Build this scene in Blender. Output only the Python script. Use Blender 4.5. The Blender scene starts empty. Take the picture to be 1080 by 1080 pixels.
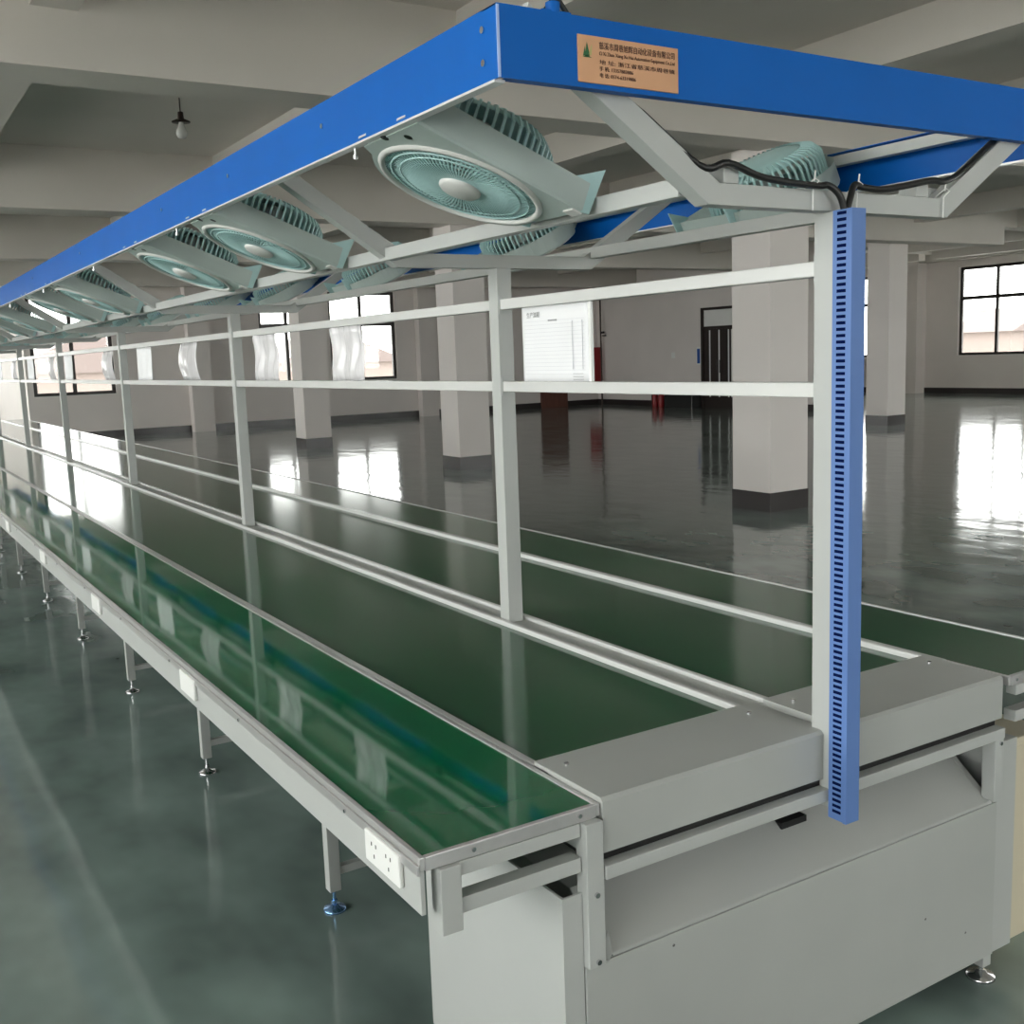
import bpy, math, random
from mathutils import Vector, Matrix
random.seed(7)
sc = bpy.context.scene
COL = sc.collection

# ---------------------------------------------------------------- camera
cam_d = bpy.data.cameras.new('camera'); cam = bpy.data.objects.new('camera', cam_d); COL.objects.link(cam)
cam_d.sensor_width = 36; cam_d.sensor_fit = 'HORIZONTAL'; cam_d.lens = 36*1126.1/1080
cam_d.clip_start = .05; cam_d.clip_end = 600
YAW, PITCH, ROLL = .5525, -.1461, -.0361
fw = Vector((math.sin(YAW)*math.cos(PITCH), math.cos(YAW)*math.cos(PITCH), math.sin(PITCH)))
rt0 = Vector((math.cos(YAW), -math.sin(YAW), 0)); up0 = rt0.cross(fw)
rt = math.cos(ROLL)*rt0 + math.sin(ROLL)*up0; up = -math.sin(ROLL)*rt0 + math.cos(ROLL)*up0
CAMP = Vector((-2.0005, -1.7683, 1.883))
cam.matrix_world = Matrix(((rt.x, up.x, -fw.x, CAMP.x), (rt.y, up.y, -fw.y, CAMP.y), (rt.z, up.z, -fw.z, CAMP.z), (0, 0, 0, 1)))
sc.camera = cam

# ---------------------------------------------------------------- sky and exposure
world = bpy.data.worlds.new('overcast_sky'); sc.world = world; world.use_nodes = True
wn = world.node_tree; bg = wn.nodes['Background']
bg.inputs['Color'].default_value = (1.0, .985, .965, 1); bg.inputs['Strength'].default_value = 3.2
sc.view_settings.view_transform = 'Standard'; sc.view_settings.look = 'None'
sc.view_settings.gamma = 1; sc.view_settings.use_curve_mapping = False
sc.view_settings.exposure = 1.62
try: sc.cycles.max_bounces = 10; sc.cycles.diffuse_bounces = 6; sc.cycles.glossy_bounces = 5; sc.cycles.transparent_max_bounces = 12
except Exception: pass

# ---------------------------------------------------------------- materials
def mat(name, col, rough=.5, metal=0., spec=.5, noise=0., nscale=4., bump=0., bscale=20., coat=0., stretch=(1, 1, 1), rvar=0.):
    m = bpy.data.materials.new(name); m.use_nodes = True; nt = m.node_tree; b = nt.nodes['Principled BSDF']
    b.inputs['Roughness'].default_value = rough; b.inputs['Metallic'].default_value = metal
    b.inputs['Specular IOR Level'].default_value = spec; b.inputs['Coat Weight'].default_value = coat
    b.inputs['Coat Roughness'].default_value = .05
    tc = nt.nodes.new('ShaderNodeTexCoord'); mp = nt.nodes.new('ShaderNodeMapping'); mp.inputs['Scale'].default_value = stretch
    nt.links.new(tc.outputs['Object'], mp.inputs['Vector'])
    n = nt.nodes.new('ShaderNodeTexNoise'); n.inputs['Scale'].default_value = nscale; n.inputs['Detail'].default_value = 3
    nt.links.new(mp.outputs['Vector'], n.inputs['Vector'])
    r = nt.nodes.new('ShaderNodeValToRGB'); a = max(noise, .015)
    r.color_ramp.elements[0].position = .3; r.color_ramp.elements[1].position = .7
    r.color_ramp.elements[0].color = tuple(c*(1-a) for c in col)+(1,); r.color_ramp.elements[1].color = tuple(min(1, c*(1+a)) for c in col)+(1,)
    nt.links.new(n.outputs['Fac'], r.inputs['Fac']); nt.links.new(r.outputs['Color'], b.inputs['Base Color'])
    if rvar:
        mr = nt.nodes.new('ShaderNodeMapRange'); mr.inputs['To Min'].default_value = rough*(1-rvar); mr.inputs['To Max'].default_value = rough*(1+rvar)
        nt.links.new(n.outputs['Fac'], mr.inputs['Value']); nt.links.new(mr.outputs['Result'], b.inputs['Roughness'])
    if bump:
        n2 = nt.nodes.new('ShaderNodeTexNoise'); n2.inputs['Scale'].default_value = bscale; n2.inputs['Detail'].default_value = 2
        nt.links.new(mp.outputs['Vector'], n2.inputs['Vector'])
        bp = nt.nodes.new('ShaderNodeBump'); bp.inputs['Strength'].default_value = bump; bp.inputs['Distance'].default_value = .02
        nt.links.new(n2.outputs['Fac'], bp.inputs['Height']); nt.links.new(bp.outputs['Normal'], b.inputs['Normal'])
    return m
M = {}
M['wall'] = mat('painted_wall', (.78, .725, .70), .75, noise=.04, nscale=.6)
M['ceiling'] = mat('painted_concrete', (.66, .62, .58), .8, noise=.06, nscale=.5)
M['floor'] = mat('green_epoxy_floor', (.172, .225, .208), .10, spec=.9, noise=.36, nscale=2.4, bump=.22, bscale=3.0, rvar=.45, stretch=(1, .6, 1))
M['base'] = mat('dark_skirting', (.035, .028, .028), .25)
M['paint'] = mat('light_grey_powder_coat', (.44, .452, .44), .38, noise=.02)
M['paint_dull'] = mat('grey_sheet_paint', (.40, .41, .395), .36, noise=.05, nscale=2)
M['alu'] = mat('brushed_aluminium', (.56, .55, .55), .3, metal=.55, noise=.05, nscale=30, stretch=(1, .05, 1))
M['bead'] = mat('white_edge_profile', (.62, .62, .61), .25, spec=.6)
M['belt'] = mat('green_conveyor_belt', (.010, .085, .034), .12, spec=.7, noise=.12, nscale=1.2, bump=.018, bscale=3, stretch=(1, .5, 1))
M['mat'] = mat('glossy_green_table_mat', (.003, .13, .050), .05, spec=.6, noise=.15, nscale=1.5, bump=.09, bscale=1.5, stretch=(1, .5, 1))
M['blue'] = mat('blue_sheet_steel', (.0, .108, .45), .42, noise=.04, spec=.18)
M['duct'] = mat('blue_plastic_duct', (.115, .21, .48), .45, spec=.3)
M['duct_light'] = mat('pale_blue_plastic', (.34, .48, .80), .4)
M['slot'] = mat('navy_slot', (.003, .008, .05), .8, spec=0)
M['galv'] = mat('galvanised_strip', (.72, .73, .73), .3, metal=.3)
M['teal'] = mat('pale_teal_plastic', (.40, .60, .60), .35, noise=.03)
M['fan_grey'] = mat('grey_green_plastic', (.42, .49, .47), .35, noise=.04)
M['fan_white'] = mat('off_white_plastic', (.60, .60, .58), .35)
M['blade'] = mat('smoky_teal_blade', (.26, .46, .47), .3)
M['chrome'] = mat('zinc_plated_steel', (.7, .7, .72), .18, metal=1)
M['chrome_blue'] = mat('blue_zinc_foot', (.25, .45, .75), .2, metal=.9)
M['white'] = mat('white_plastic', (.82, .82, .80), .3)
M['black'] = mat('black_rubber', (.008, .008, .008), .4)
M['dark'] = mat('dark_brown_frame', (.022, .014, .012), .35)
M['paper'] = mat('white_paper', (.83, .83, .85), .45)
M['film'] = mat('creased_clear_film', (.72, .70, .72), .15, noise=.18, nscale=14, bump=.5, bscale=12, stretch=(1, 1, .3))
M['ink'] = mat('grey_print', (.30, .30, .31), .6)
M['inkline'] = mat('faint_print_line', (.62, .62, .66), .6)
M['copper'] = mat('copper_plate', (.62, .34, .19), .4, metal=.25, noise=.05, nscale=8)
M['plateink'] = mat('dark_brown_ink', (.045, .012, .01), .6)
M['logo'] = mat('green_logo_ink', (.02, .13, .04), .5)
M['logo2'] = mat('pale_logo_ink', (.45, .42, .16), .5)
M['red'] = mat('red_enamel', (.33, .015, .02), .35)
M['wood'] = mat('red_brown_door', (.13, .045, .03), .4, noise=.2, nscale=3, stretch=(8, 8, 1))
M['stone'] = mat('dark_polished_stone', (.03, .03, .03), .12)
M['bulb'] = mat('milky_lamp_glass', (.6, .6, .58), .1)
M['bronze'] = mat('dark_lamp_metal', (.05, .03, .025), .4, metal=.5)
M['house'] = mat('salmon_render', (.17, .135, .122), .8, noise=.05)
M['roof'] = mat('grey_roof', (.11, .085, .08), .8)
M['housewin'] = mat('dark_house_window', (.05, .045, .05), .3)
M['tree'] = mat('hazy_foliage', (.11, .125, .09), .9, noise=.3, nscale=1)
M['land'] = mat('pale_land', (.6, .59, .56), .9, noise=.2, nscale=.05)
M['blue_sign'] = mat('blue_sign_face', (.02, .10, .42), .3)
# glass: clear with a reflective skin
def glass(name):
    g = bpy.data.materials.new(name); g.use_nodes = True; nt = g.node_tree; nt.nodes.clear()
    o = nt.nodes.new('ShaderNodeOutputMaterial'); t = nt.nodes.new('ShaderNodeBsdfTransparent'); gl = nt.nodes.new('ShaderNodeBsdfGlossy')
    t.inputs['Color'].default_value = (.95, .97, .96, 1); gl.inputs['Roughness'].default_value = .02
    fr = nt.nodes.new('ShaderNodeFresnel'); fr.inputs['IOR'].default_value = 1.45; mx = nt.nodes.new('ShaderNodeMixShader')
    nt.links.new(fr.outputs[0], mx.inputs[0]); nt.links.new(t.outputs[0], mx.inputs[1]); nt.links.new(gl.outputs[0], mx.inputs[2]); nt.links.new(mx.outputs[0], o.inputs[0])
    return g
M['cream'] = mat('cream_board', (.62, .56, .42), .6)
M['glass'] = glass('window_glass')

# ---------------------------------------------------------------- mesh helpers
class MB:
    def __init__(s): s.v = []; s.f = []; s.sm = []
    def add(s, vs, fs, smooth=False):
        k = len(s.v); s.v += [tuple(p) for p in vs]; s.f += [tuple(i+k for i in f) for f in fs]; s.sm += [smooth]*len(fs); return s
    def box(s, x0, x1, y0, y1, z0, z1):
        return s.add([(x, y, z) for x in (x0, x1) for y in (y0, y1) for z in (z0, z1)],
                     [(0, 1, 3, 2), (4, 6, 7, 5), (0, 4, 5, 1), (2, 3, 7, 6), (0, 2, 6, 4), (1, 5, 7, 3)])
    def cyl(s, p0, p1, r, n=12, r1=None, cap=True):
        p0 = Vector(p0); p1 = Vector(p1); d = (p1-p0).normalized(); a = d.orthogonal().normalized(); b = d.cross(a); r1 = r if r1 is None else r1
        vs = []
        for k in range(n):
            t = 2*math.pi*k/n; e = a*math.cos(t)+b*math.sin(t); vs += [p0+e*r, p1+e*r1]
        fs = [(2*k, 2*((k+1) % n), 2*((k+1) % n)+1, 2*k+1) for k in range(n)]
        s.add(vs, fs, True)
        if cap:
            s.add([vs[2*k] for k in range(n)], [tuple(range(n))[::-1]]); s.add([vs[2*k+1] for k in range(n)], [tuple(range(n))])
        return s
    def tube(s, pts, r, n=8):
        pts = [Vector(p) for p in pts]; vs = []; 
        ref = None
        for i, p in enumerate(pts):
            d = (pts[min(i+1, len(pts)-1)]-pts[max(i-1, 0)]).normalized()
            a = d.orthogonal().normalized() if ref is None else (ref-d*ref.dot(d)).normalized(); ref = a; b = d.cross(a)
            for k in range(n):
                t = 2*math.pi*k/n; vs.append(p+a*r*math.cos(t)+b*r*math.sin(t))
        fs = [(i*n+k, i*n+(k+1) % n, (i+1)*n+(k+1) % n, (i+1)*n+k) for i in range(len(pts)-1) for k in range(n)]
        s.add(vs, fs, True); s.add(vs[:n], [tuple(range(n))[::-1]]); s.add(vs[-n:], [tuple(range(n))]); return s
    def prism_y(s, poly, y0, y1):      # poly of (x,z), counter-clockwise seen from -y
        n = len(poly); vs = [(x, y0, z) for x, z in poly]+[(x, y1, z) for x, z in poly]
        return s.add(vs, [tuple(range(n)), tuple(range(n, 2*n))[::-1]]+[(i, i+n, (i+1) % n+n, (i+1) % n) for i in range(n)])
    def prism_x(s, poly, x0, x1):      # poly of (y,z)
        n = len(poly); vs = [(x0, y, z) for y, z in poly]+[(x1, y, z) for y, z in poly]
        return s.add(vs, [tuple(range(n))[::-1], tuple(range(n, 2*n))]+[(i, (i+1) % n, (i+1) % n+n, i+n) for i in range(n)])
    def lathe(s, prof, n=24, c=(0, 0, 0)):   # prof of (r,z)
        vs = [(c[0]+r*math.cos(2*math.pi*k/n), c[1]+r*math.sin(2*math.pi*k/n), c[2]+z) for r, z in prof for k in range(n)]
        return s.add(vs, [(i*n+k, i*n+(k+1) % n, (i+1)*n+(k+1) % n, (i+1)*n+k) for i in range(len(prof)-1) for k in range(n)], True)
    def mesh(s, name, m, off=(0, 0, 0)):
        me = bpy.data.meshes.new(name); me.from_pydata([(v[0]-off[0], v[1]-off[1], v[2]-off[2]) for v in s.v], [], s.f)
        me.materials.append(m); me.update()
        for p, q in zip(me.polygons, s.sm): p.use_smooth = q
        return me
    def build(s, name, m, parent=None, bevel=0., fix=False):
        off = (0, 0, 0)
        p = parent
        while p is not None: off = tuple(a+b for a, b in zip(off, p.location)); p = p.parent
        if parent is None:   # origin at the base centre of its own shape
            xs = [v[0] for v in s.v]; ys = [v[1] for v in s.v]; zs = [v[2] for v in s.v]
            off = ((min(xs)+max(xs))/2, (min(ys)+max(ys))/2, min(zs))
        o = bpy.data.objects.new(name, s.mesh(name, m, off)); COL.objects.link(o)
        if parent is None: o.location = off
        else: o.parent = parent
        if fix:
            import bmesh
            bm = bmesh.new(); bm.from_mesh(o.data); bmesh.ops.recalc_face_normals(bm, faces=bm.faces); bm.to_mesh(o.data); bm.free()
        if bevel:
            b = o.modifiers.new('bevel', 'BEVEL'); b.width = bevel; b.segments = 2; b.limit_method = 'ANGLE'; b.angle_limit = math.radians(50)
        return o
def tag(o, label, cat, group=None):
    o['label'] = label; o['category'] = cat
    if group: o['group'] = group
    return o
def thing(name, label, cat, loc=(0, 0, 0), group=None):
    o = bpy.data.objects.new(name, None); COL.objects.link(o); o.location = loc; o.empty_display_size = .1
    return tag(o, label, cat, group)
def struct(name, mb, m, bevel=0.):
    o = mb.build(name, m, None, bevel); o['kind'] = 'structure'; return o
def copy_tree(o, parent=None):
    c = o.copy(); COL.objects.link(c); c.parent = parent
    for ch in list(o.children): copy_tree(ch, c)
    return c
BOX = lambda *a: MB().box(*a)
def text(body, size, m, parent, loc, rot, name='lettering', width=None, ext=.0003):
    cu = bpy.data.curves.new('t', 'FONT'); cu.body = body; cu.size = size; cu.extrude = ext; cu.resolution_u = 3
    o = bpy.data.objects.new('t', cu); COL.objects.link(o)
    dg = bpy.context.evaluated_depsgraph_get(); dg.update()
    me = bpy.data.meshes.new_from_object(o.evaluated_get(dg)); bpy.data.objects.remove(o); 
    w = max([v.co.x for v in me.vertices] or [1])
    if width: 
        k = width/w
        for v in me.vertices: v.co.x *= k
    me.materials.clear(); me.materials.append(m)
    r = bpy.data.objects.new(name, me); COL.objects.link(r); r.parent = parent
    off = Vector((0, 0, 0)); p = parent
    while p is not None: off += p.location; p = p.parent
    r.location = Vector(loc)-off; r.rotation_euler = rot
    return r

# ================================================================ the hall
XL, YB, YF, X1, X2, YS = -7.0, -8.5, 29.6, 21.2, 31.0, 19.0
SLAB = 4.8
struct('floor', BOX(XL-.3, X2+.3, YB-.3, 38.6, -.3, 0), M['floor'])
struct('ceiling', BOX(XL-.3, X2+.3, YB-.3, 38.6, SLAB, SLAB+.3), M['ceiling'])
# walls with window openings: axis 'y' wall is a plane y=c running in x; axis 'x' wall is a plane x=c running in y
wc = [0]
def wall(name, axis, c, t, a0, a1, wins, h=SLAB):
    mb = MB()
    def bx(u0, u1, z0, z1):
        if u1-u0 < 1e-4: return
        if axis == 'y': mb.box(u0, u1, min(c, c+t), max(c, c+t), z0, z1)
        else: mb.box(min(c, c+t), max(c, c+t), u0, u1, z0, z1)
    cur = a0
    for (u0, u1, z0, z1, muls, tr) in sorted(wins):
        bx(cur, u0, 0, h); bx(u0, u1, 0, z0); bx(u0, u1, z1, h); cur = u1
    bx(cur, a1, 0, h)
    w = struct(name, mb, M['wall'])
    for (u0, u1, z0, z1, muls, tr) in wins:
        wc[0] += 1; n = wc[0]; d0 = c+t*.35; d1 = c+t*.6; fr = MB(); W = .10
        def fb(a, b, e, f):
            if axis == 'y': fr.box(a, b, min(d0, d1), max(d0, d1), e, f)
            else: fr.box(min(d0, d1), max(d0, d1), a, b, e, f)
        fb(u0, u1, z0, z0+W); fb(u0, u1, z1-W, z1); fb(u0, u0+W, z0+W, z1-W); fb(u1-W, u1, z0+W, z1-W)
        for q in muls: fb(q-W/2, q+W/2, z0+W, z1-W)
        ed = [u0+W]+sorted(muls)+[u1-W]
        if tr:
            for i in range(len(ed)-1): fb(ed[i]+(W/2 if i else 0), ed[i+1]-(W/2 if i < len(ed)-2 else 0), tr-W*.6, tr+W*.6)
        win = struct('window_%d' % n, fr, M['dark'])
        dm = (d0+d1)/2; g = MB()
        if axis == 'y': g.box(u0+.02, u1-.02, dm-.006, dm+.006, z0+.02, z1-.02)
        else: g.box(dm-.006, dm+.006, u0+.02, u1-.02, z0+.02, z1-.02)
        g.build('window_glass', M['glass'], win)
        s = MB()
        if axis == 'y': s.box(u0, u1, c-.001*(1 if t > 0 else -1), d0, z0, z0+.012)
        else: s.box(min(c, d0), max(c, d0), u0, u1, z0, z0+.012)
        s.build('window_sill', M['white'], win)
        # daylight portal in the opening
        L = bpy.data.lights.new('daylight_portal', 'AREA'); L.shape = 'RECTANGLE'; L.size = u1-u0; L.size_y = z1-z0
        try: L.cycles.is_portal = True
        except Exception: pass
        lo = bpy.data.objects.new('daylight_portal', L); COL.objects.link(lo)
        mid = (u0+u1)/2; zc = (z0+z1)/2
        nrm = Vector((0, -1 if t > 0 else 1, 0)) if axis == 'y' else Vector((-1 if t > 0 else 1, 0, 0))
        pos = Vector((mid, c+t*1.02, zc)) if axis == 'y' else Vector((c+t*1.02, mid, zc))
        lo.location = pos; lo.rotation_euler = (-nrm).to_track_quat('Z', 'Y').to_euler()
    return w
wall('wall_back', 'y', YF, .3, 2.2, X1+.3, [(2.36, 4.5, 1.2, 4.0, [3.43], 3.0), (8.72, 10.45, 1.25, 4.0, [9.6], 3.0), (10.95, 13.22, 1.25, 4.0, [12.05], 3.0), ])
wall('wall_back_recess', 'y', 38.3, .3, XL-.3, 2.5, [(-4.2, -2.2, 1.2, 4.0, [-3.2], 3.0), (-1.2, 1.6, 1.2, 4.0, [.2], 3.0)])
struct('wall_return', BOX(2.2, 2.5, YF+.3, 38.3, 0, SLAB), M['wall'])
wall('wall_right_near', 'x', X1, .3, YS, YF, [])
struct('wall_step', BOX(X1+.3, X2+.3, 29.6, 29.9, 0, SLAB), M['wall'])
wall('wall_right', 'x', X2, .3, YB, YF, [(a, a+d, 1.3, 4.3, ml, 3.25) for a, d, ml in ((24.1, 2.1, [25.15]), (17.7, 4.2, [20.5, 19.43]), (11.5, 4, [13.5]), (5, 4, [7]), (-1.5, 4, [.5]), (-7, 4, [-5]))])  # windows after the first pair are out of view, added for light
wall('wall_left', 'x', XL, -.3, YB, 38.3, [(a, a+3.7, 1.0, 4.5, [a+1.85], 3.3) for a in (-7.4, -3.2, 1.0, 5.2, 9.4, 13.6, 17.8, 22, 26.2, 30.4, 34.4)])  # unseen windows, set denser to brighten the far part of the hall
wall('wall_front', 'y', YB, -.3, XL, X2, [(a, a+3.6, 1.2, 4.3, [a+1.8], 3.2) for a in (-1.2, 6, 12, 17, 22, 27)])  # unseen windows behind the camera, several added to throw light forward
# skirting
BH = .19
struct('baseboard_back', BOX(2.2, X1, YF-.02, YF, 0, BH), M['base'])
struct('baseboard_recess', BOX(XL, 2.2, 38.28, 38.3, 0, BH), M['base'])
struct('baseboard_return', BOX(2.18, 2.2, YF, 38.28, 0, BH), M['base'])
struct('baseboard_right_near', MB().box(X1-.02, X1, 24.0, YF-.02, 0, BH).box(X1-.02, X1, YS, 22.45, 0, BH), M['base'])
struct('baseboard_right', BOX(X2-.02, X2, YB, YF, 0, BH), M['base'])
struct('baseboard_left', BOX(XL, XL+.02, YB, 38.28, 0, BH), M['base'])
# pilasters standing out of the walls
for i, (x0, x1, y0, y1) in enumerate([(6.5, 7.1, YF-.35, YF), (13.9, 14.5, YF-.3, YF), (X2-.5, X2, 23.2, 23.8), (X2-.5, X2, 10.2, 10.8)]):
    struct('trim_%d' % (i+1), BOX(x0, x1, y0, y1, 0, SLAB), M['wall'])
# free columns with dark bases
nt_ = 5
for (x0, y0, s) in [(6.82, 6.93, .6), (6.62, 13.8, .6), (6.5, 20.5, .6), (17.9, 14.25, .6), (-5.0, 6.93, .6), (-5.0, 13.8, .6), (-5, 20.5, .6)]:
    struct('trim_%d' % nt_, BOX(x0, x0+s, y0, y0+s, .22, 4.42 if x0 > 15 else 4.05), M['wall'])
    struct('baseboard_column_%d' % nt_, BOX(x0-.008, x0+s+.008, y0-.008, y0+s+.008, 0, .22), M['base']); nt_ += 1
# beams
xb = [(-.7, .5), (6.6, .5), (13.7, .5), (20.5, .5), (27.3, .5)]
for i, (y, w) in enumerate(xb):
    mb = BOX(XL, X1 if y > 10 else 17.9, y, y+w, 4.0, SLAB).box(X1 if y > 10 else 17.9, X2, y, y+w, 4.4 if y < 14 else 4.6, SLAB)
    struct('ceiling_beam_%d' % (i+1), mb, M['ceiling'])
for i, x in enumerate((-7.2, -3.75, -.3, 3.1, 6.75, 10.1, 13.6, 18.3, 22.0, 25, 28)):
    mb = MB(); prev = YB
    for y, w in xb+[(38.3, 0)]: mb.box(x-.32, x, prev, y, 4.4, SLAB); prev = y+w
    struct('ceiling_beam_%d' % (i+6), mb, M['ceiling'])
struct('ceiling_beam_17', BOX(X2-.45, X2, -.2, YF, 4.55, SLAB), M['ceiling'])

# ================================================================ outside
struct('ground', BOX(-250, 300, -250, 320, -7, -6.9), M['land'])
def house(loc, w, d, h, label, nw):
    r = thing('house', label, 'house', loc); x, y, z = loc
    BOX(x, x+w, y, y+d, z, z+h).build('wall', M['house'], r)
    MB().prism_y([(x-.5, z+h), (x+w+.5, z+h), (x+w/2, z+h+w*.22)], y-.5, y+d+.5).build('roof', M['roof'], r)
    for k in range(nw):
        for fl in range(2):
            yy = y+d*(k+.5)/nw; zz = z+h*(.25+.45*fl)
            BOX(x-.05, x+.02, yy-.5, yy+.5, zz, zz+1.2).build('window', M['housewin'], r)
            xx = x+w*(k+.5)/nw
            BOX(xx-.5, xx+.5, y-.05, y+.02, zz, zz+1.2).build('window', M['housewin'], r)
house((70, 45.5, -6.9), 8, 4.6, 9.2, 'salmon house outside the right-hand windows', 4)
house((7, 80, -6.9), 13, 10, 8.6, 'salmon house seen through the far left window', 4)
house((30, 88, -6.9), 12, 10, 8.6, 'salmon house seen through the middle back window', 3)
def tree(x, y, h, label):
    r = thing('tree', label, 'tree', (x, y, -6.9), 'hazy trees outside')
    mb = MB(); rnd = random.Random(int(x*3+y))
    for k in range(26):
        a = rnd.uniform(0, 6.28); rr = rnd.uniform(0, h*.32); cz = -6.9+h*rnd.uniform(.45, .95); rad = h*rnd.uniform(.09, .17)
        cx, cy = x+rr*math.cos(a), y+rr*math.sin(a)
        mb.lathe([(max(.001, rad*math.sin(math.pi*j/6)*rnd.uniform(.9, 1.1)), -rad*math.cos(math.pi*j/6)) for j in range(7)], 9, (cx, cy, cz))
    mb.build('foliage', M['tree'], r); MB().cyl((x, y, -6.9), (x, y, -6.9+h*.6), h*.03, 8).build('trunk', M['dark'], r)
TL = ['hazy tree outside just right of the right-hand salmon house', 'hazy tree outside, middle of the right-hand window', 'hazy tree outside near the right edge of the right-hand window', 'hazy tree far beyond the column at the right', 'hazy tree outside the double back window', 'hazy tree beside the salmon house behind the column', 'hazy tree outside at the right side of the double back window', 'hazy tree left of the far left salmon house']
for i, (x, y, h) in enumerate([(88, 44, 10.4), (84, 35, 9.9), (86, 26, 10.2), (100, 66, 10), (45, 108, 10), (24, 103, 10), (54, 100, 10.2), (-3, 96, 10)]):
    tree(x, y, h, TL[i])

# ================================================================ production line
ZT = .9227; YE = 22.6; LEGY = [.03]+[1.535+1.5304*k for k in range(14)]
bc = thing('belt_conveyor', 'long double-lane conveyor with dark green belts and pale grey steel frame', 'conveyor', (0, 0, 0))
BOX(-.695, -.058, .2, YE, .885, .912).build('belt', M['belt'], bc)
BOX(.066, .700, .2, YE, .885, .912).build('belt', M['belt'], bc)
BOX(-.035, .048, .05, YE, .87, .915).build('centre_channel', M['paint_dull'], bc)
for x in (-.046, .057): MB().box(x-.011, x+.011, .2, YE, .885, .928).build('edge_bead', M['bead'], bc, .004)
MB().box(.700, .735, .2, YE, .885, .93).build('edge_bead', M['bead'], bc, .006)
MB().box(-.712, -.695, .2, YE, .885, .924).build('edge_bead', M['alu'], bc)
MB().box(-.735, -.695, .02, YE, .80, .885).build('side_rail', M['paint'], bc)
MB().box(.695, .735, .02, YE, .80, .885).build('side_rail', M['paint'], bc)
for (x0, x1, dx) in ((-.712, -.031, 0), (.031, .700, 0)):
    mb = MB().prism_x([(-.006, .810), (-.006, .926), (.002, .934), (.24, .934), (.262, .934), (.262, .905), (.255, .905), (.255, .928), (.003, .928), (.003, .810)][::-1], x0, x1)
    cv = mb.build('end_cover', M['paint_dull'], bc, fix=True)
    for xx in (x0, x1-.004): MB().box(xx, xx+.004, .003, .255, .81, .928).build('cover_side', M['paint_dull'], cv)
    for (sx, sy) in ((x0+.05, .20), (x1-.05, .20)):
        MB().cyl((sx, sy, .934), (sx, sy, .938), .006, 10).build('screw', M['chrome'], cv)
MB().box(-.72, .69, -.025, .012, .758, .789).build('front_rail', M['paint'], bc, .002)
MB().box(-.715, .685, .006, .24, .775, .86).build('gap_shade_block', M['black'], bc)  # black block put in as shade behind the gap below the covers
# drive housing under the near end
hb = MB().prism_x([(.0, .10), (.0, .567), (.13, .672), (.60, .672), (.60, .10)][::-1], -.712, .655).build('drive_housing', M['paint_dull'], bc, .003, fix=True)
for (sx, sz) in ((-.52, .53), (.56, .20), (.38, .30)): MB().cyl((sx, -.001, sz), (sx, -.006, sz), .004, 8).build('screw', M['dark'], hb)
MB().add([(-.71, -.004, .545), (-.70, -.012, .575), (-.705, -.006, .63), (-.712, -.002, .60)], [(0, 1, 2, 3)]).build('bent_tab', M['paint'], hb)
for (x0, x1) in ((-.82, -.768), (.692, .785)):
    pb = MB().box(x0, x1, .0, .006, .09, .733)
    sx = x0 if x0 < 0 else x1
    pb.box(min(sx, sx+(.006 if x0 < 0 else -.006)), max(sx, sx+(.006 if x0 < 0 else -.006)), .006, .65, .09, .733)
    pb.build('side_cabinet_panel', M['paint'], bc)
MB().prism_x([(.006, .66), (.006, .733), (.40, .733), (.40, .66)][::-1], .700, .779).build('side_cabinet_lid', M['paint_dull'], bc, fix=True)
MB().box(-.767, .690, -.006, -.001, .09, .560).build('housing_front_panel', M['paint_dull'], bc, .001)
MB().box(.655, .672, .0, .006, .562, .57).add([(.652, -.001, .566), (.672, -.001, .566), (.672, .13, .674), (.652, .13, .674), (.652, -.001, .556), (.672, -.001, .556), (.672, .13, .664), (.652, .13, .664)], [(0, 1, 2, 3), (4, 7, 6, 5), (0, 4, 5, 1), (3, 2, 6, 7), (0, 3, 7, 4), (1, 5, 6, 2)]).build('housing_edge_strip', M['paint'], bc)
MB().add([(-.712, -.0015, .562), (-.690, -.0015, .562), (-.712, -.0015, .60)], [(0, 1, 2)]).build('corner_gap', M['black'], hb)
BOX(-.07, .02, .095, .120, .648, .665).build('cable_notch', M['black'], hb)
# legs with screw feet
def leg_x(y, x, near=False):
    w = .021; top = .80; bot = .075
    l = MB().box(x-w, x+w, y-w, y+w, bot if not near else (.56 if x < 0 else .075), top)
    lo = l.build('leg', M['paint'], bc, .002)
    f = MB().cyl((x, y, .01), (x, y, .09), .006, 8).lathe([(.001, .022), (.012, .021), (.018, .012), (.038, .008), (.040, 0), (.001, 0)], 20, (x, y, 0)).cyl((x, y, .028), (x, y, .038), .011, 6)
    f.build('levelling_foot', M['chrome_blue'] if (x < 0 and abs(y-1.535) < .01) else M['chrome'], lo)
for y in LEGY[1:]:
    leg_x(y, -.744); leg_x(y, .715)
    MB().box(-.723, .694, y-.014, y+.014, .13, .158).build('cross_brace', M['paint'], bc)
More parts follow.
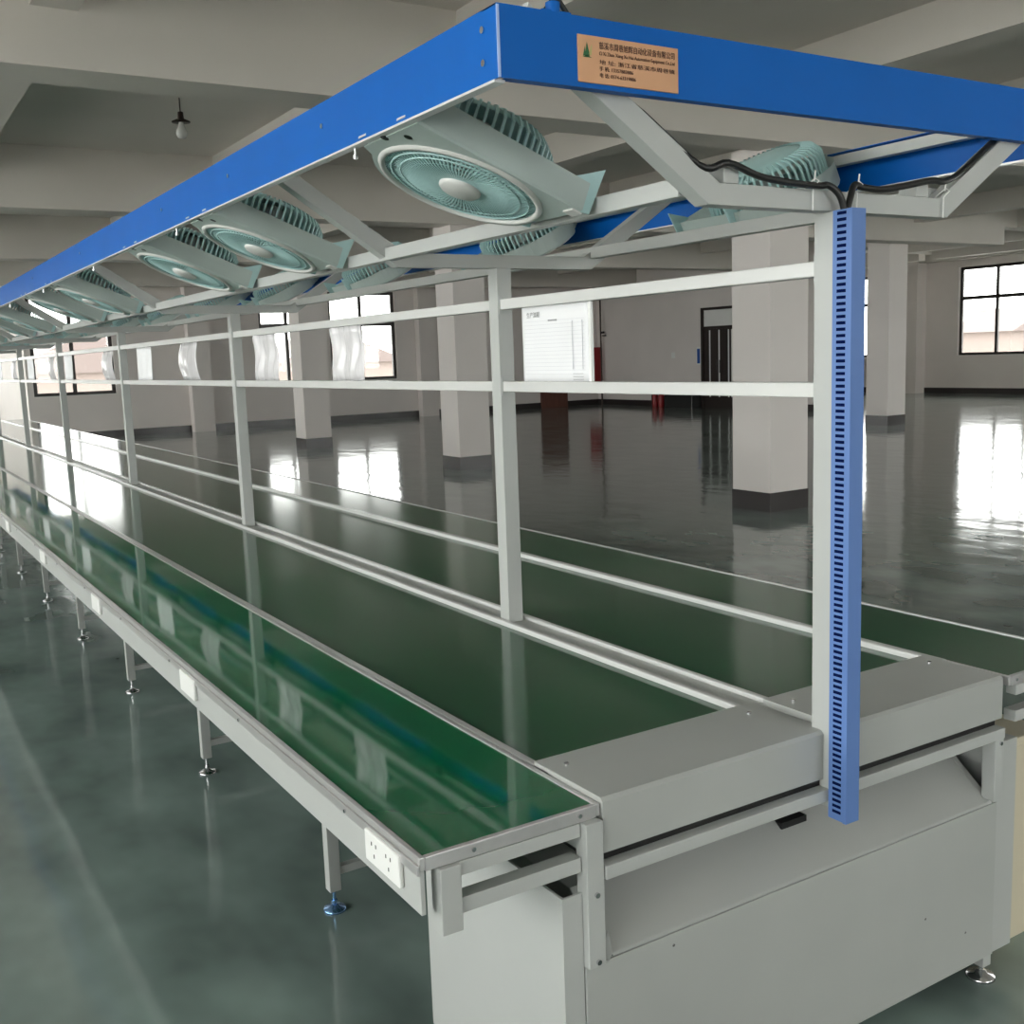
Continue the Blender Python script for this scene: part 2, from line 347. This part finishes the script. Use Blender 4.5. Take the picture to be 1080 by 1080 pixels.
# near legs
MB().box(-.767, -.722, -.02, .02, .562, ZT-.03).build('leg', M['paint'], bc, .002)
lr = MB().box(.652, .690, -.022, .02, .575, .762).build('leg', M['paint'], bc, .002)
f = MB().cyl((.69, .03, .01), (.69, .03, .12), .007, 8).lathe([(.001, .024), (.014, .022), (.020, .012), (.040, .008), (.042, 0), (.001, 0)], 20, (.69, .03, 0))
f.build('levelling_foot', M['chrome'], lr)
MB().box(.668, .704, .008, .044, .045, .10).build('leg_stub', M['paint'], bc)
ll = MB().cyl((-.744, .0, .0), (-.744, .0, .10), .007, 8).lathe([(.001, .024), (.014, .022), (.020, .012), (.040, .008), (.042, 0), (.001, 0)], 20, (-.744, .0, 0)); ll.build('levelling_foot', M['chrome'], bc)
for (sx, sz) in ((-.744, .575), (-.744, .60-.55+.68), (.674, .745)): MB().cyl((sx, -.020, sz), (sx, -.026, sz), .006, 8).build('screw', M['chrome'], bc)

def side_table(sgn, label):
    xi = -.715 if sgn < 0 else .737; xo = -1.15 if sgn < 0 else 1.15
    a, b = min(xi, xo), max(xi, xo)
    t = thing('side_worktable', label, 'worktable', (sgn*.93, 0, 0))
    MB().box(a+.012, b-.012, .012, YE, .90, ZT-.004).build('tabletop', M['mat'] if sgn < 0 else M['belt'], t)
    MB().box(a, a+.012, 0, YE, .895, ZT).build('edge_trim', M['alu'], t, .002)
    MB().box(b-.012, b, 0, YE, .895, ZT).build('edge_trim', M['alu'], t, .002)
    MB().box(a+.012, b-.012, -.001, .012, .893, ZT).build('edge_trim', M['alu'], t, .002)
    o0, o1 = (xo, xo+.01) if sgn < 0 else (xo-.01, xo)
    MB().box(o0, o1, .001, YE, .803, .895).build('apron', M['paint'], t, .001)
    if sgn < 0: MB().box(xo-.006, xo, .0, YE, .886, .908).build('edge_lip', M['alu'], t, .002)
    s = sgn
    def bx(x0, x1, *r): return MB().box(min(x0*s, x1*s), max(x0*s, x1*s), *r)
    fr = bx(1.065, 1.112, -.012, .03, .752, .892).build('end_post', M['paint'], t, .002)
    bx(.77, 1.065, -.002, .03, .862, .892).build('end_bar', M['paint'], t, .001)
    bx(.77, 1.065, -.002, .035, .782, .815).build('end_bar', M['paint'], t, .001)
    for y in LEGY[1:]:
        bx(.767, 1.138, y-.015, y+.015, .805, .835).build('support_bracket', M['paint'], t)
    for yy in [.35+.75*k for k in range(14)]:
        sx = xo+sgn*.007
        MB().cyl((sx-.001*sgn, yy, .897), (sx+.003*sgn, yy, .897), .0045, 8).build('screw', M['chrome'], t)
    for xx in (.77, 1.03): MB().cyl((xx*s, -.001, .909), (xx*s, -.005, .909), .005, 8).build('screw', M['chrome'], t)
    if sgn < 0:
        for k in range(13):
            yc_ = .155+1.475*k; x0 = xo
            sk = MB().box(x0-.012, x0, yc_-.083, yc_+.083, .832, .902).build('power_socket', M['white'], t, .004)
            if k < 1:
                h = MB()
                for g in (-.035, .035):
                    h.box(x0-.0128, x0-.0115, yc_+g-.012, yc_+g-.009, .876, .884).box(x0-.0128, x0-.0115, yc_+g+.009, yc_+g+.012, .876, .884)
                    h.box(x0-.0128, x0-.0115, yc_+g-.0015, yc_+g+.0015, .851, .859)
                h.build('socket_hole', M['black'], sk)
    return t
side_table(-1, 'glossy green side table with white power sockets along its near left apron')
side_table(1, 'dark green side table on the far right of the conveyor')

# ================================================================ overhead rack
PY = [0.0037]+[1.5035+3.0203*k for k in range(8)]
rk = thing('overhead_rack', 'pale grey post rack above the conveyor with blue steel canopy edge', 'rack', (0, 0, .93))
HP = .030
for i, y in enumerate(PY):
    z0 = .74 if i == 0 else .915
    MB().box(-HP, HP, y-HP, y+HP, z0, 2.183).build('post', M['paint'], rk, .002)
    zb, zt_ = 2.183, 2.228; h = .0225; kx = .385; sl = .66
    q = math.hypot(1, sl)*.045
    MB().box(-kx+.01, kx-.03, y-h, y+h, zb, zt_).build('crossbar', M['paint'], rk)
    for s in (-1, 1):
        k0 = kx if s < 0 else kx-.02
        xe = .848
        poly = [(s*(k0-.012), zb), (s*(k0+.02), zb), (s*xe, zb+sl*(xe-k0-.02)), (s*xe, zb+sl*(xe-k0-.02)+q), (s*(k0-.012), zt_)]
        if s < 0: poly = poly[::-1]
        MB().prism_y(poly, y-h-.0003, y+h+.0003).build('arm', M['paint'], rk, .0015, fix=True)
for i in range(len(PY)-1):
    for z in (1.773, 2.058):
        a, b = PY[i]+HP, PY[i+1]-HP
        r_ = MB().box(-.022, .022, a, b, z-.018, z+.018).build('shelf_rail', M['bead'], rk, .003)
        for q0 in (a, b-.004): MB().box(-.026, .026, q0, q0+.004, z-.032, z+.032).build('rail_bracket', M['paint'], r_)
YC0, YC1 = -.045, YE+.3
for s in (-1, 1):
    x = s*(.43 if s < 0 else .40)
    a, b = sorted((x-.019, x+.019))
    MB().box(a, b, .03, YC1-.05, 2.203 if s < 0 else 2.222, 2.243 if s < 0 else 2.262).build('longitudinal_rail', M['paint'], rk, .002)
ZC0, ZC1, WC = 2.380, 2.505, .935
bl = MB()
for s in (-1, 1):
    a, b = sorted((s*WC, s*(WC-.004))); bl = MB().box(a, b, YC0, YC1, ZC0, ZC1)
    a, b = sorted((s*WC, s*(WC-.05))); bl.box(a, b, YC0, YC1, ZC1, ZC1+.003)
    fs = bl.build('canopy_side_fascia', M['blue'], rk)
    a, b = sorted((s*(WC+.0005), s*(WC-.022))); MB().box(a, b, YC0+.01, YC1, ZC0-.005, ZC0).build('galvanised_lip', M['galv'], fs)
    if s < 0:
        for (yy, zz) in ((0.0, 2.473), (0.0, 2.415), (.779, 2.453), (1.532, 2.452), (2.33, 2.455), (3.93, 2.455), (5.48, 2.455), (7.1, 2.455), (8.6, 2.455)):
            MB().cyl((-WC+.001, yy, zz), (-WC-.004, yy, zz), .0065, 10).build('screw', M['chrome'], fs)
        for yy in (.62, 2.2, 3.7, 5.2, 6.7):
            MB().cyl((-WC+.012, yy, ZC0), (-WC+.012, yy, ZC0-.03), .0025, 6).cyl((-WC+.012, yy, ZC0-.022), (-WC+.012, yy, ZC0-.03), .006, 6).build('hanging_bolt', M['chrome'], fs)
ff = MB().box(-WC, WC, YC0-.004, YC0, ZC0, ZC1).box(-WC, WC, YC0-.004, YC0+.05, ZC1, ZC1+.003).box(-WC+.02, WC-.02, YC0, YC0+.02, ZC0, ZC0+.003).build('canopy_front_fascia', M['blue'], rk)
MB().box(-WC-.001, -WC+.004, YC0-.0055, YC0-.003, ZC0, ZC1).build('folded_edge', M['duct_light'], ff)
MB().box(-WC, WC, YC1, YC1+.004, ZC0, ZC1).build('canopy_end_fascia', M['blue'], rk)
# upper frame tubes carrying the fascia
for s in (-1, 1):
    a, b = sorted((s*.90, s*.865)); MB().box(a, b, YC0+.03, YC1-.02, 2.462, 2.495).build('outer_tube', M['paint'], rk)
# nameplate
np_ = MB().box(-.760, -.514, YC0-.007, YC0-.004, 2.389, 2.475).build('nameplate', M['copper'], ff, .001)
R90 = (math.pi/2, 0, 0); yp = YC0-.0076
text('慈溪市周巷旭辉自动化设备有限公司', .0145, M['plateink'], ff, (-.711, yp, 2.4535), R90, width=.187)
text('Ci Xi Zhou Xiang Xu Hui Automation Equipment Co.,Ltd', .0095, M['plateink'], ff, (-.711, yp, 2.4415), R90, width=.187)
text('地 址: 浙江省慈溪市周巷镇', .0095, M['plateink'], ff, (-.711, yp, 2.4255), R90, width=.187)
text('手 机: 13357883886', .0095, M['plateink'], ff, (-.711, yp, 2.4135), R90, width=.082)
text('电 话: 0574-63319886', .0095, M['plateink'], ff, (-.711, yp, 2.4015), R90, width=.088)
lg = MB()
def tri(mb, a, b, c): mb.add([(a[0], yp, a[1]), (b[0], yp, b[1]), (c[0], yp, c[1])], [(0, 1, 2)])
tri(lg, (-.749, 2.436), (-.742, 2.438), (-.744, 2.455)); tri(lg, (-.744, 2.436), (-.733, 2.438), (-.7395, 2.463)); tri(lg, (-.750, 2.4345), (-.728, 2.4345), (-.739, 2.439))
lg.build('leaf_mark', M['logo'], ff)
l2 = MB(); tri(l2, (-.737, 2.439), (-.729, 2.4395), (-.7275, 2.460)); l2.build('leaf_mark', M['logo2'], ff)
# cable gland on the canopy top edge
cg = MB().cyl((-.80, -.03, 2.508), (-.80, -.03, 2.530), .014, 12).box(-.83, -.765, -.04, -.01, 2.508, 2.514)
cg.build('cable_gland', M['blue'], ff)
MB().tube([(-.815, -.02, 2.512), (-.80, -.025, 2.533), (-.785, -.03, 2.535), (-.765, -.03, 2.512)], .005).build('gland_cable', M['black'], ff)
# small stub tubes on the near crossbar
for x in (-.34, .29): MB().box(x-.022, x+.022, -.018, .035, 2.229, 2.262).build('tube_stub', M['paint'], rk, .002)

# ---------------------------------------------------------------- ceiling-style fans hung between the rails
def make_fan():
    t = thing('panel_fan', 'pale teal box fan', 'fan')
    R = .215; n = 40
    # outline of the panel: straight near edge, far edge bulging round the grille
    out = [(-.24, -.215), (.215, -.215), (.215, .06)]
    out += [(R*1.03*math.cos(a), R*1.03*math.sin(a)) for a in [math.radians(22+136*k/14) for k in range(15)]]
    out += [(-.24, .06)]
    def ray_out(ang):
        d = (math.cos(ang), math.sin(ang)); best = None
        for i in range(len(out)):
            (x1, y1), (x2, y2) = out[i], out[(i+1) % len(out)]
            den = d[0]*(y2-y1)-d[1]*(x2-x1)
            if abs(den) < 1e-9: continue
            tt = (x1*(y2-y1)-y1*(x2-x1))/den; u = (x1*d[1]-y1*d[0])/den
            if tt > 0 and -1e-6 <= u <= 1+1e-6 and (best is None or tt > best): best = tt
        return (d[0]*best, d[1]*best)
    angs = sorted(set([2*math.pi*k/48 for k in range(48)]+[math.atan2(y, x) % (2*math.pi) for x, y in out[:3]+out[-1:]]))
    N = len(angs); ri = .188; mb = MB()
    inner = [(ri*math.cos(a), ri*math.sin(a)) for a in angs]; outer = [ray_out(a) for a in angs]
    vs = [(x, y, 0) for x, y in inner]+[(x*.985, y*.985, 0) for x, y in outer]+[(x, y, .006) for x, y in outer]+[(x, y, .072) for x, y in outer]+[(x, y, .03) for x, y in inner]
    fs = []
    for k in range(N):
        j = (k+1) % N
        fs += [(k, j, N+j, N+k), (N+k, N+j, 2*N+j, 2*N+k), (2*N+k, 2*N+j, 3*N+j, 3*N+k), (k, 4*N+k, 4*N+j, j), (4*N+k, 3*N+k, 3*N+j, 4*N+j)]
    mb.add(vs, fs); mb.build('panel', M['fan_grey'], t, fix=True)
    rm = MB().lathe([(.188, .004), (.190, -.006), (.200, -.007), (.205, 0)], 48); rm.build('grille_rim', M['fan_white'], t)
    g = MB()
    for k in range(90):
        a = 2*math.pi*k/90; ca, sa = math.cos(a), math.sin(a); w = .0019
        p = []
        for r_, z_, tw in ((.05, -.004, 0), (.12, -.006, .04), (.19, .002, .09)):
            c2, s2 = math.cos(a+tw), math.sin(a+tw)
            p.append((r_*c2, r_*s2, z_, -s2*w, c2*w))
        for i in (0, 1):
            (x, y, z, u, v), (x2, y2, z2, u2, v2) = p[i], p[i+1]
            g.add([(x-u, y-v, z), (x+u, y+v, z), (x2+u2, y2+v2, z2), (x2-u2, y2-v2, z2), (x-u, y-v, z+.006), (x+u, y+v, z+.006), (x2+u2, y2+v2, z2+.006), (x2-u2, y2-v2, z2+.006)],
                  [(0, 3, 2, 1), (4, 5, 6, 7), (0, 4, 7, 3), (1, 2, 6, 5)])
    for r_ in (.075, .1, .125, .15, .172): g.lathe([(r_-.0015, -.004), (r_+.0015, -.004), (r_+.0015, .001), (r_-.0015, .001), (r_-.0015, -.004)], 48)
    g.build('front_grille', M['teal'], t)
    MB().lathe([(.001, -.016), (.045, -.015), (.052, -.008), (.053, .004)], 32).build('hub_cap', M['fan_white'], t)
    bs = MB(); rb = .197
    for k in range(56):
        a = 2*math.pi*(k+.5)/56; u = (math.cos(a), math.sin(a)); v = (-u[1]*.0032, u[0]*.0032)
        pf = [(rb, .05), (rb, .118), (rb-.02, .145), (rb-.055, .157)]
        for i in range(3):
            r0, z0 = pf[i]; r1, z1 = pf[i+1]
            bs.add([(u[0]*r0-v[0], u[1]*r0-v[1], z0), (u[0]*r0+v[0], u[1]*r0+v[1], z0), (u[0]*r1+v[0], u[1]*r1+v[1], z1), (u[0]*r1-v[0], u[1]*r1-v[1], z1),
                    (u[0]*(r0-.006)-v[0], u[1]*(r0-.006)-v[1], z0-.002), (u[0]*(r0-.006)+v[0], u[1]*(r0-.006)+v[1], z0-.002), (u[0]*(r1-.006)+v[0], u[1]*(r1-.006)+v[1], z1-.004), (u[0]*(r1-.006)-v[0], u[1]*(r1-.006)-v[1], z1-.004)],
                   [(0, 1, 2, 3), (4, 7, 6, 5), (0, 3, 7, 4), (1, 5, 6, 2)])
    bs.lathe([(rb-.006, .035), (rb+.002, .035), (rb+.002, .052), (rb-.006, .052)], 48)
    bs.lathe([(rb-.03, .134), (rb-.03, .144), (.10, .160), (.001, .163)], 40); bs.lathe([(.001, .159), (.10, .156), (rb-.036, .138), (rb-.03, .134)], 40)
    bs.build('rear_basket', M['teal'], t)
    MB().lathe([(.001, .055), (.05, .055), (.055, .065), (.055, .135), (.04, .155)], 24).build('motor', M['fan_white'], t)
    bd = MB()
    for k in range(5):
        a0 = 2*math.pi*k/5
        pts = []
        for i in range(5):
            r_ = .05+.125*i/4
            for (da, z_) in ((-.38+.05*i, .030), (0.03*i, .040), (.38, .052)):
                pts.append((r_*math.cos(a0+da), r_*math.sin(a0+da), z_))
        bd.add(pts, [(i*3+j, i*3+j+1, i*3+j+4, i*3+j+3) for i in range(4) for j in range(2)], True)
        bd.add([(p[0], p[1], p[2]+.002) for p in pts], [(i*3+j+3, i*3+j+4, i*3+j+1, i*3+j) for i in range(4) for j in range(2)], True)
    bd.build('blade', M['blade'], t)
    for yy in (-.214, .04): MB().prism_y([(.17, .07), (.214, .0), (.236, .005), (.246, .12)], yy, yy+.005).build('mounting_fin', M['teal'], t, fix=True)
    for (a, b, c) in ((.19, -.212, -.004), (-.262, -.20, .004), (-.262, .0, .004)): MB().box(a, a+.028, b, b+.04, c, c+.008).build('fixing_clip', M['fan_white'], t)
    for (x, y) in ((-.21, -.12), (-.235, -.05)): MB().cyl((x, y, -.001), (x, y, .003), .010, 12).build('fixing_hole', M['black'], t)
    return t
fan0 = make_fan()
LY = [.57, 2.03, 3.0, 5.05, 6.05, 8.05, 9.07, 11.1, 12.2, 14.1, 15.2, 17.1, 18.2, 20.1, 21.2]
RY = [.82, 2.3, 3.85, 5.4, 6.85, 8.4, 9.9, 11.4, 12.9, 14.4, 15.9, 17.4, 18.9, 20.4, 21.8]
ordn = ['nearest', 'second', 'third', 'fourth', 'fifth', 'sixth', 'seventh', 'eighth', 'ninth', 'tenth', 'eleventh', 'twelfth', 'thirteenth', 'fourteenth', 'farthest']
extra = {0: ', beside the blue corner', 1: ', just behind the second post arm', 2: ''}
first = True
for side, ys in ((-1, LY), (1, RY)):
    for i, y in enumerate(ys):
        o = fan0 if first else copy_tree(fan0); first = False
        o.location = (-.695, y-.04, 2.285) if side < 0 else (.672, y+.03, 2.335)
        o.rotation_euler = (0, .38, 0) if side < 0 else (0, .47, math.pi)
        o['label'] = 'pale teal box fan, %s from the front in the %s row under the canopy' % (ordn[i], 'left' if side < 0 else 'right')
        o['group'] = 'box fans in the %s canopy row' % ('left' if side < 0 else 'right')

# ---------------------------------------------------------------- slotted cable duct and cables
dt = thing('cable_duct', 'blue slotted plastic cable duct fixed to the nearest post', 'cable duct', (-.03, -.06, .74))
MB().box(-.040, .000, -.086, -.031, .722, 2.182).build('duct_body', M['duct'], dt)
MB().box(-.043, .003, -.0885, -.078, .722, 2.182).build('duct_cover', M['duct'], dt)
st = MB(); 
for k in range(100):
    z = .74+.01445*k; st.box(-.0408, -.040, -.070, -.044, z, z+.0072)
st.build('slot_row', M['slot'], dt)['kind'] = 'stuff'
def cable(pts, r, label):
    # smooth the path
    P = [Vector(p) for p in pts]; out = []
    for i in range(len(P)-1):
        p0, p1, p2, p3 = P[max(i-1, 0)], P[i], P[i+1], P[min(i+2, len(P)-1)]
        for k in range(6):
            t = k/6; out.append(.5*((2*p1)+(-p0+p2)*t+(2*p0-5*p1+4*p2-p3)*t*t+(-p0+3*p1-3*p2+p3)*t**3))
    out.append(P[-1]); return tag(MB().tube(out, r).build('power_cable', M['black']), label, 'cable', 'black cables on the near arms')
cable([(-.78, .04, 2.47), (-.60, .0, 2.375), (-.43, -.015, 2.262), (-.36, -.03, 2.268), (-.27, -.032, 2.245), (-.17, -.034, 2.236), (-.09, -.034, 2.234), (-.06, -.036, 2.236), (-.035, -.045, 2.215), (-.022, -.048, 2.18), (-.022, -.05, 2.15)], .008, 'black power cable draped along the left arm into the blue duct')
cable([(.78, .04, 2.47), (.60, .0, 2.39), (.45, -.012, 2.30), (.36, -.03, 2.268), (.30, -.034, 2.266), (.20, -.034, 2.248), (.12, -.034, 2.236), (.05, -.036, 2.238), (.02, -.04, 2.24), (.0, -.046, 2.21), (-.012, -.048, 2.18), (-.012, -.05, 2.15)], .008, 'black power cable draped along the right arm into the blue duct')
for x, w in ((-.10, 'left of the duct top'), (.045, 'right of the duct top'), (.36, 'at the right bend of the near arm')):
    c = MB().tube([(x, -.026, 2.181), (x, -.027, 2.23), (x, -.043, 2.243), (x+.003, -.03, 2.252), (x, .0, 2.232)], .0018, 6).cyl((x, -.03, 2.245), (x+.004, -.03, 2.268), .002, 6)
    tag(c.build('cable_tie', M['white']), 'thin white cable tie ' + w, 'cable tie', 'white cable ties')

# ---------------------------------------------------------------- document boards between the shelf rails
spans = [(.975, 1.362, 0), (2.70, 3.07, 2), (3.82, 4.20, 2), (5.31, 5.72, 1), (6.60, 7.03, 3), (7.88, 8.30, 1), (9.90, 10.28, 3), (10.87, 11.24, 1), (12.5, 12.9, 3), (13.9, 14.3, 1), (15.6, 16.0, 3), (17, 17.4, 1), (18.6, 19, 3), (20, 20.4, 1)]
dl = ['flat white instruction board with printed table, in the nearest bay', 'creased white film sheet nearest the second bay front, before the double window', 'creased white film sheet just before the third post',
      'curved white sheet in the third bay, nearer one', 'pleated white sheet in the third bay, near the fourth post']
for i, (y0, y1, kind) in enumerate(spans):
    lab = dl[i] if i < 5 else 'white sheet between the shelf rails, %s document from the front' % ordn[i]
    t = thing('document_sheet', lab, 'document', (0, (y0+y1)/2, 1.791), 'documents hung in the rack')
    n = 24; mb = MB(); vs = []; rows = 9
    for j in range(rows):
        z = 1.7915+.248*j/(rows-1)
        for k in range(n+1):
            u = k/n; y = y0+(y1-y0)*u
            if kind == 0: x = 0
            elif kind == 1: x = -.02*math.sin(math.pi*j/(rows-1))-.014*math.sin(math.pi*u)+.003*math.sin(u*9+j*.5); y += .02*math.sin(math.pi*j/(rows-1)*.9)-.008
            elif kind == 2: x = .007*math.sin(u*13+.7*math.sin(j*.8))+.004*math.sin(u*31+j*.4)-.006*math.sin(j)
            else: x = .012*math.sin(u*19+.1*j)
            vs.append((x, y, z))
    w = n+1; fs = [(j*w+k, j*w+k+1, (j+1)*w+k+1, (j+1)*w+k) for j in range(rows-1) for k in range(n)]
    mb.add(vs, fs, True); o = mb.build('sheet', M['paper'] if kind in (0, 3) else M['film'], t)
    sm = o.modifiers.new('thickness', 'SOLIDIFY'); sm.thickness = .002 if kind else .004; sm.offset = 0
    if kind == 0:
        MB().box(-.006, .004, y0-.014, y0-.002, 1.7915, 2.0395).build('board_edge', M['white'], t)
        pr = MB()
        for k in range(15): pr.box(-.0032-.004, -.0026-.003, y0+.02, y1-.02, 1.815+.0125*k, 1.8158+.0125*k)
        for yy in (y0+.03, y0+.085): pr.box(-.0033-.004, -.0027-.003, yy, yy+.002, 1.83, 1.985)
        pr.build('printed_lines', M['inkline'], t)
        text('生产流程', .020, M['ink'], t, (-.0062, y1-.035, 2.005), (math.pi/2, 0, -math.pi/2), name='board_heading')
        MB().box(-.0034-.004, -.0027-.003, y1-.215, y1-.165, 1.988, 1.993).build('board_mark', M['ink'], t)
        for k in range(3): MB().box(-.0034-.004, -.0027-.003, y0+.03, y0+.085, 1.797+.009*k, 1.7985+.009*k).build('board_mark', M['ink'], t)

# ================================================================ things against the far walls
# door behind the board
struct('door_1', MB().box(18.75, 19.72, YF-.06, YF-.005, 0, 2.1), M['wood'])
d1 = bpy.data.objects['door_1']
MB().box(18.68, 18.75, YF-.08, YF-.002, 0, 2.17).box(19.72, 19.79, YF-.08, YF-.002, 0, 2.17).box(18.75, 19.72, YF-.08, YF-.002, 2.1, 2.17).build('door_frame', M['wood'], d1)
MB().cyl((19.45, YF-.06, 1.0), (19.45, YF-.12, 1.0), .03, 10).build('door_handle', M['chrome'], d1)
# glazed double door with transom in the right wall
D0, D1 = 22.50, 23.95
dd = MB().box(X1-.1, X1-.002, D0-.05, D0+.05, 0, 3.12).box(X1-.1, X1-.002, D1-.05, D1+.05, 0, 3.12).box(X1-.1, X1-.002, D0+.05, D1-.05, 3.04, 3.12).box(X1-.1, X1-.002, D0+.05, D1-.05, 2.46, 2.54)
struct('door_2', dd, M['dark']); d2 = bpy.data.objects['door_2']
MB().box(X1-.06, X1-.004, D0+.05, D1-.05, 0, 2.46).build('door_leaf', M['dark'], d2)
MB().box(X1-.05, X1-.01, D0+.05, D1-.05, 2.54, 3.04).build('transom_pane', M['white'], d2)
for yy in (22.64, 22.78, 23.2, 23.62): MB().box(X1-.075, X1-.06, yy-.022, yy+.022, .35, 2.42).build('door_stile', M['white'], d2)
for yy in (23.14, 23.26): MB().cyl((X1-.1, yy, 1.1), (X1-.1, yy, 1.5), .02, 8).build('door_handle', M['dark'], d2)
tag(MB().box(X1-.45, X1-.05, 24.05, 25.4, 0, .42).build('low_cabinet', M['stone'], None, .01), 'low dark cabinet left of the dark glazed door', 'cabinet')
t = thing('wall_sign', 'small blue and white notice left of the glazed door', 'sign', (X1-.02, 24.16, 1.35))
MB().box(X1-.03, X1-.002, 24.05, 24.27, 1.35, 1.92).build('sign_board', M['white'], t); MB().box(X1-.033, X1-.030, 24.12, 24.25, 1.40, 1.86).build('sign_face', M['blue_sign'], t)
t = thing('light_switch', 'small white switch on the grey wall near the glazed door', 'switch', (X1-.01, 25.44, 1.58))
MB().box(X1-.015, X1-.001, 25.35, 25.53, 1.58, 1.77).build('switch_plate', M['white'], t, .003); MB().box(X1-.02, X1-.015, 25.40, 25.48, 1.63, 1.72).build('rocker', M['white'], t)
def extinguisher(y, label):
    x = X1-.35; t = thing('fire_extinguisher', label, 'fire extinguisher', (x, y, 0), 'fire extinguishers')
    MB().lathe([(.001, 0), (.095, 0), (.10, .02), (.10, .38), (.075, .44), (.03, .47), (.025, .50), (.001, .50)], 20, (x, y, 0)).build('cylinder', M['red'], t)
    MB().cyl((x, y, .50), (x, y, .54), .022, 10).box(x-.12, x+.03, y-.012, y+.012, .54, .555).box(x-.13, x+.0, y-.01, y+.01, .57, .582).build('valve', M['black'], t)
    MB().tube([(x-.02, y+.02, .52), (x-.05, y+.11, .48), (x-.05, y+.115, .3), (x-.05, y+.11, .18)], .012).build('hose', M['black'], t)
extinguisher(25.98, 'red fire extinguisher by the far wall, left one of the pair')
extinguisher(25.66, 'red fire extinguisher by the far wall, right one of the pair')
t = thing('hydrant_cabinet', 'tall red hose cabinet in the far wall corner', 'fire cabinet', (20.97, YF-.15, .8))
MB().box(20.78, 21.17, YF-.28, YF-.02, .80, 2.04).build('cabinet_body', M['red'], t, .01); MB().box(20.81, 21.14, YF-.295, YF-.28, .84, 2.0).build('cabinet_door', M['red'], t)
t = thing('standpipe', 'thin dark riser pipe with valve in the far corner', 'pipe', (21.05, YF-.45, 0))
MB().cyl((21.05, YF-.42, 0), (21.05, YF-.42, 4.4), .03, 10).build('pipe', M['bronze'], t)
MB().cyl((21.05, YF-.60, 2.55), (21.05, YF-.42, 2.55), .04, 10).lathe([(.07, 0), (.08, .02), (.07, .04), (.07, 0)], 16, (21.05, YF-.62, 2.42)).build('valve', M['black'], t)

# pendant lamp in the ceiling bay
lx, ly = 1.47, 10.5
t = thing('pendant_lamp', 'bare bulb lamp hanging from the ceiling bay above the canopy', 'lamp', (lx, ly, 4.37))
MB().cyl((lx, ly, 4.62), (lx, ly, SLAB), .008, 8).build('lamp_cord', M['bronze'], t)
MB().lathe([(.001, 4.66), (.03, 4.65), (.035, 4.58), (.10, 4.55), (.10, 4.54), (.03, 4.54), (.001, 4.54)], 20, (lx, ly, 0)).build('lamp_holder', M['bronze'], t)
MB().lathe([(.025, 4.54), (.035, 4.50), (.06, 4.45), (.062, 4.41), (.045, 4.375), (.001, 4.365)], 20, (lx, ly, 0)).build('bulb', M['bulb'], t)

t = thing('storage_box', 'cream box standing on the floor under the near end of the right side table', 'box', (.96, .25, 0))
BOX(.815, 1.10, .10, .42, 0, .64).build('box_body', M['cream'], t, .004); BOX(.812, 1.103, .097, .423, .64, .665).build('box_lid', M['cream'], t, .004)
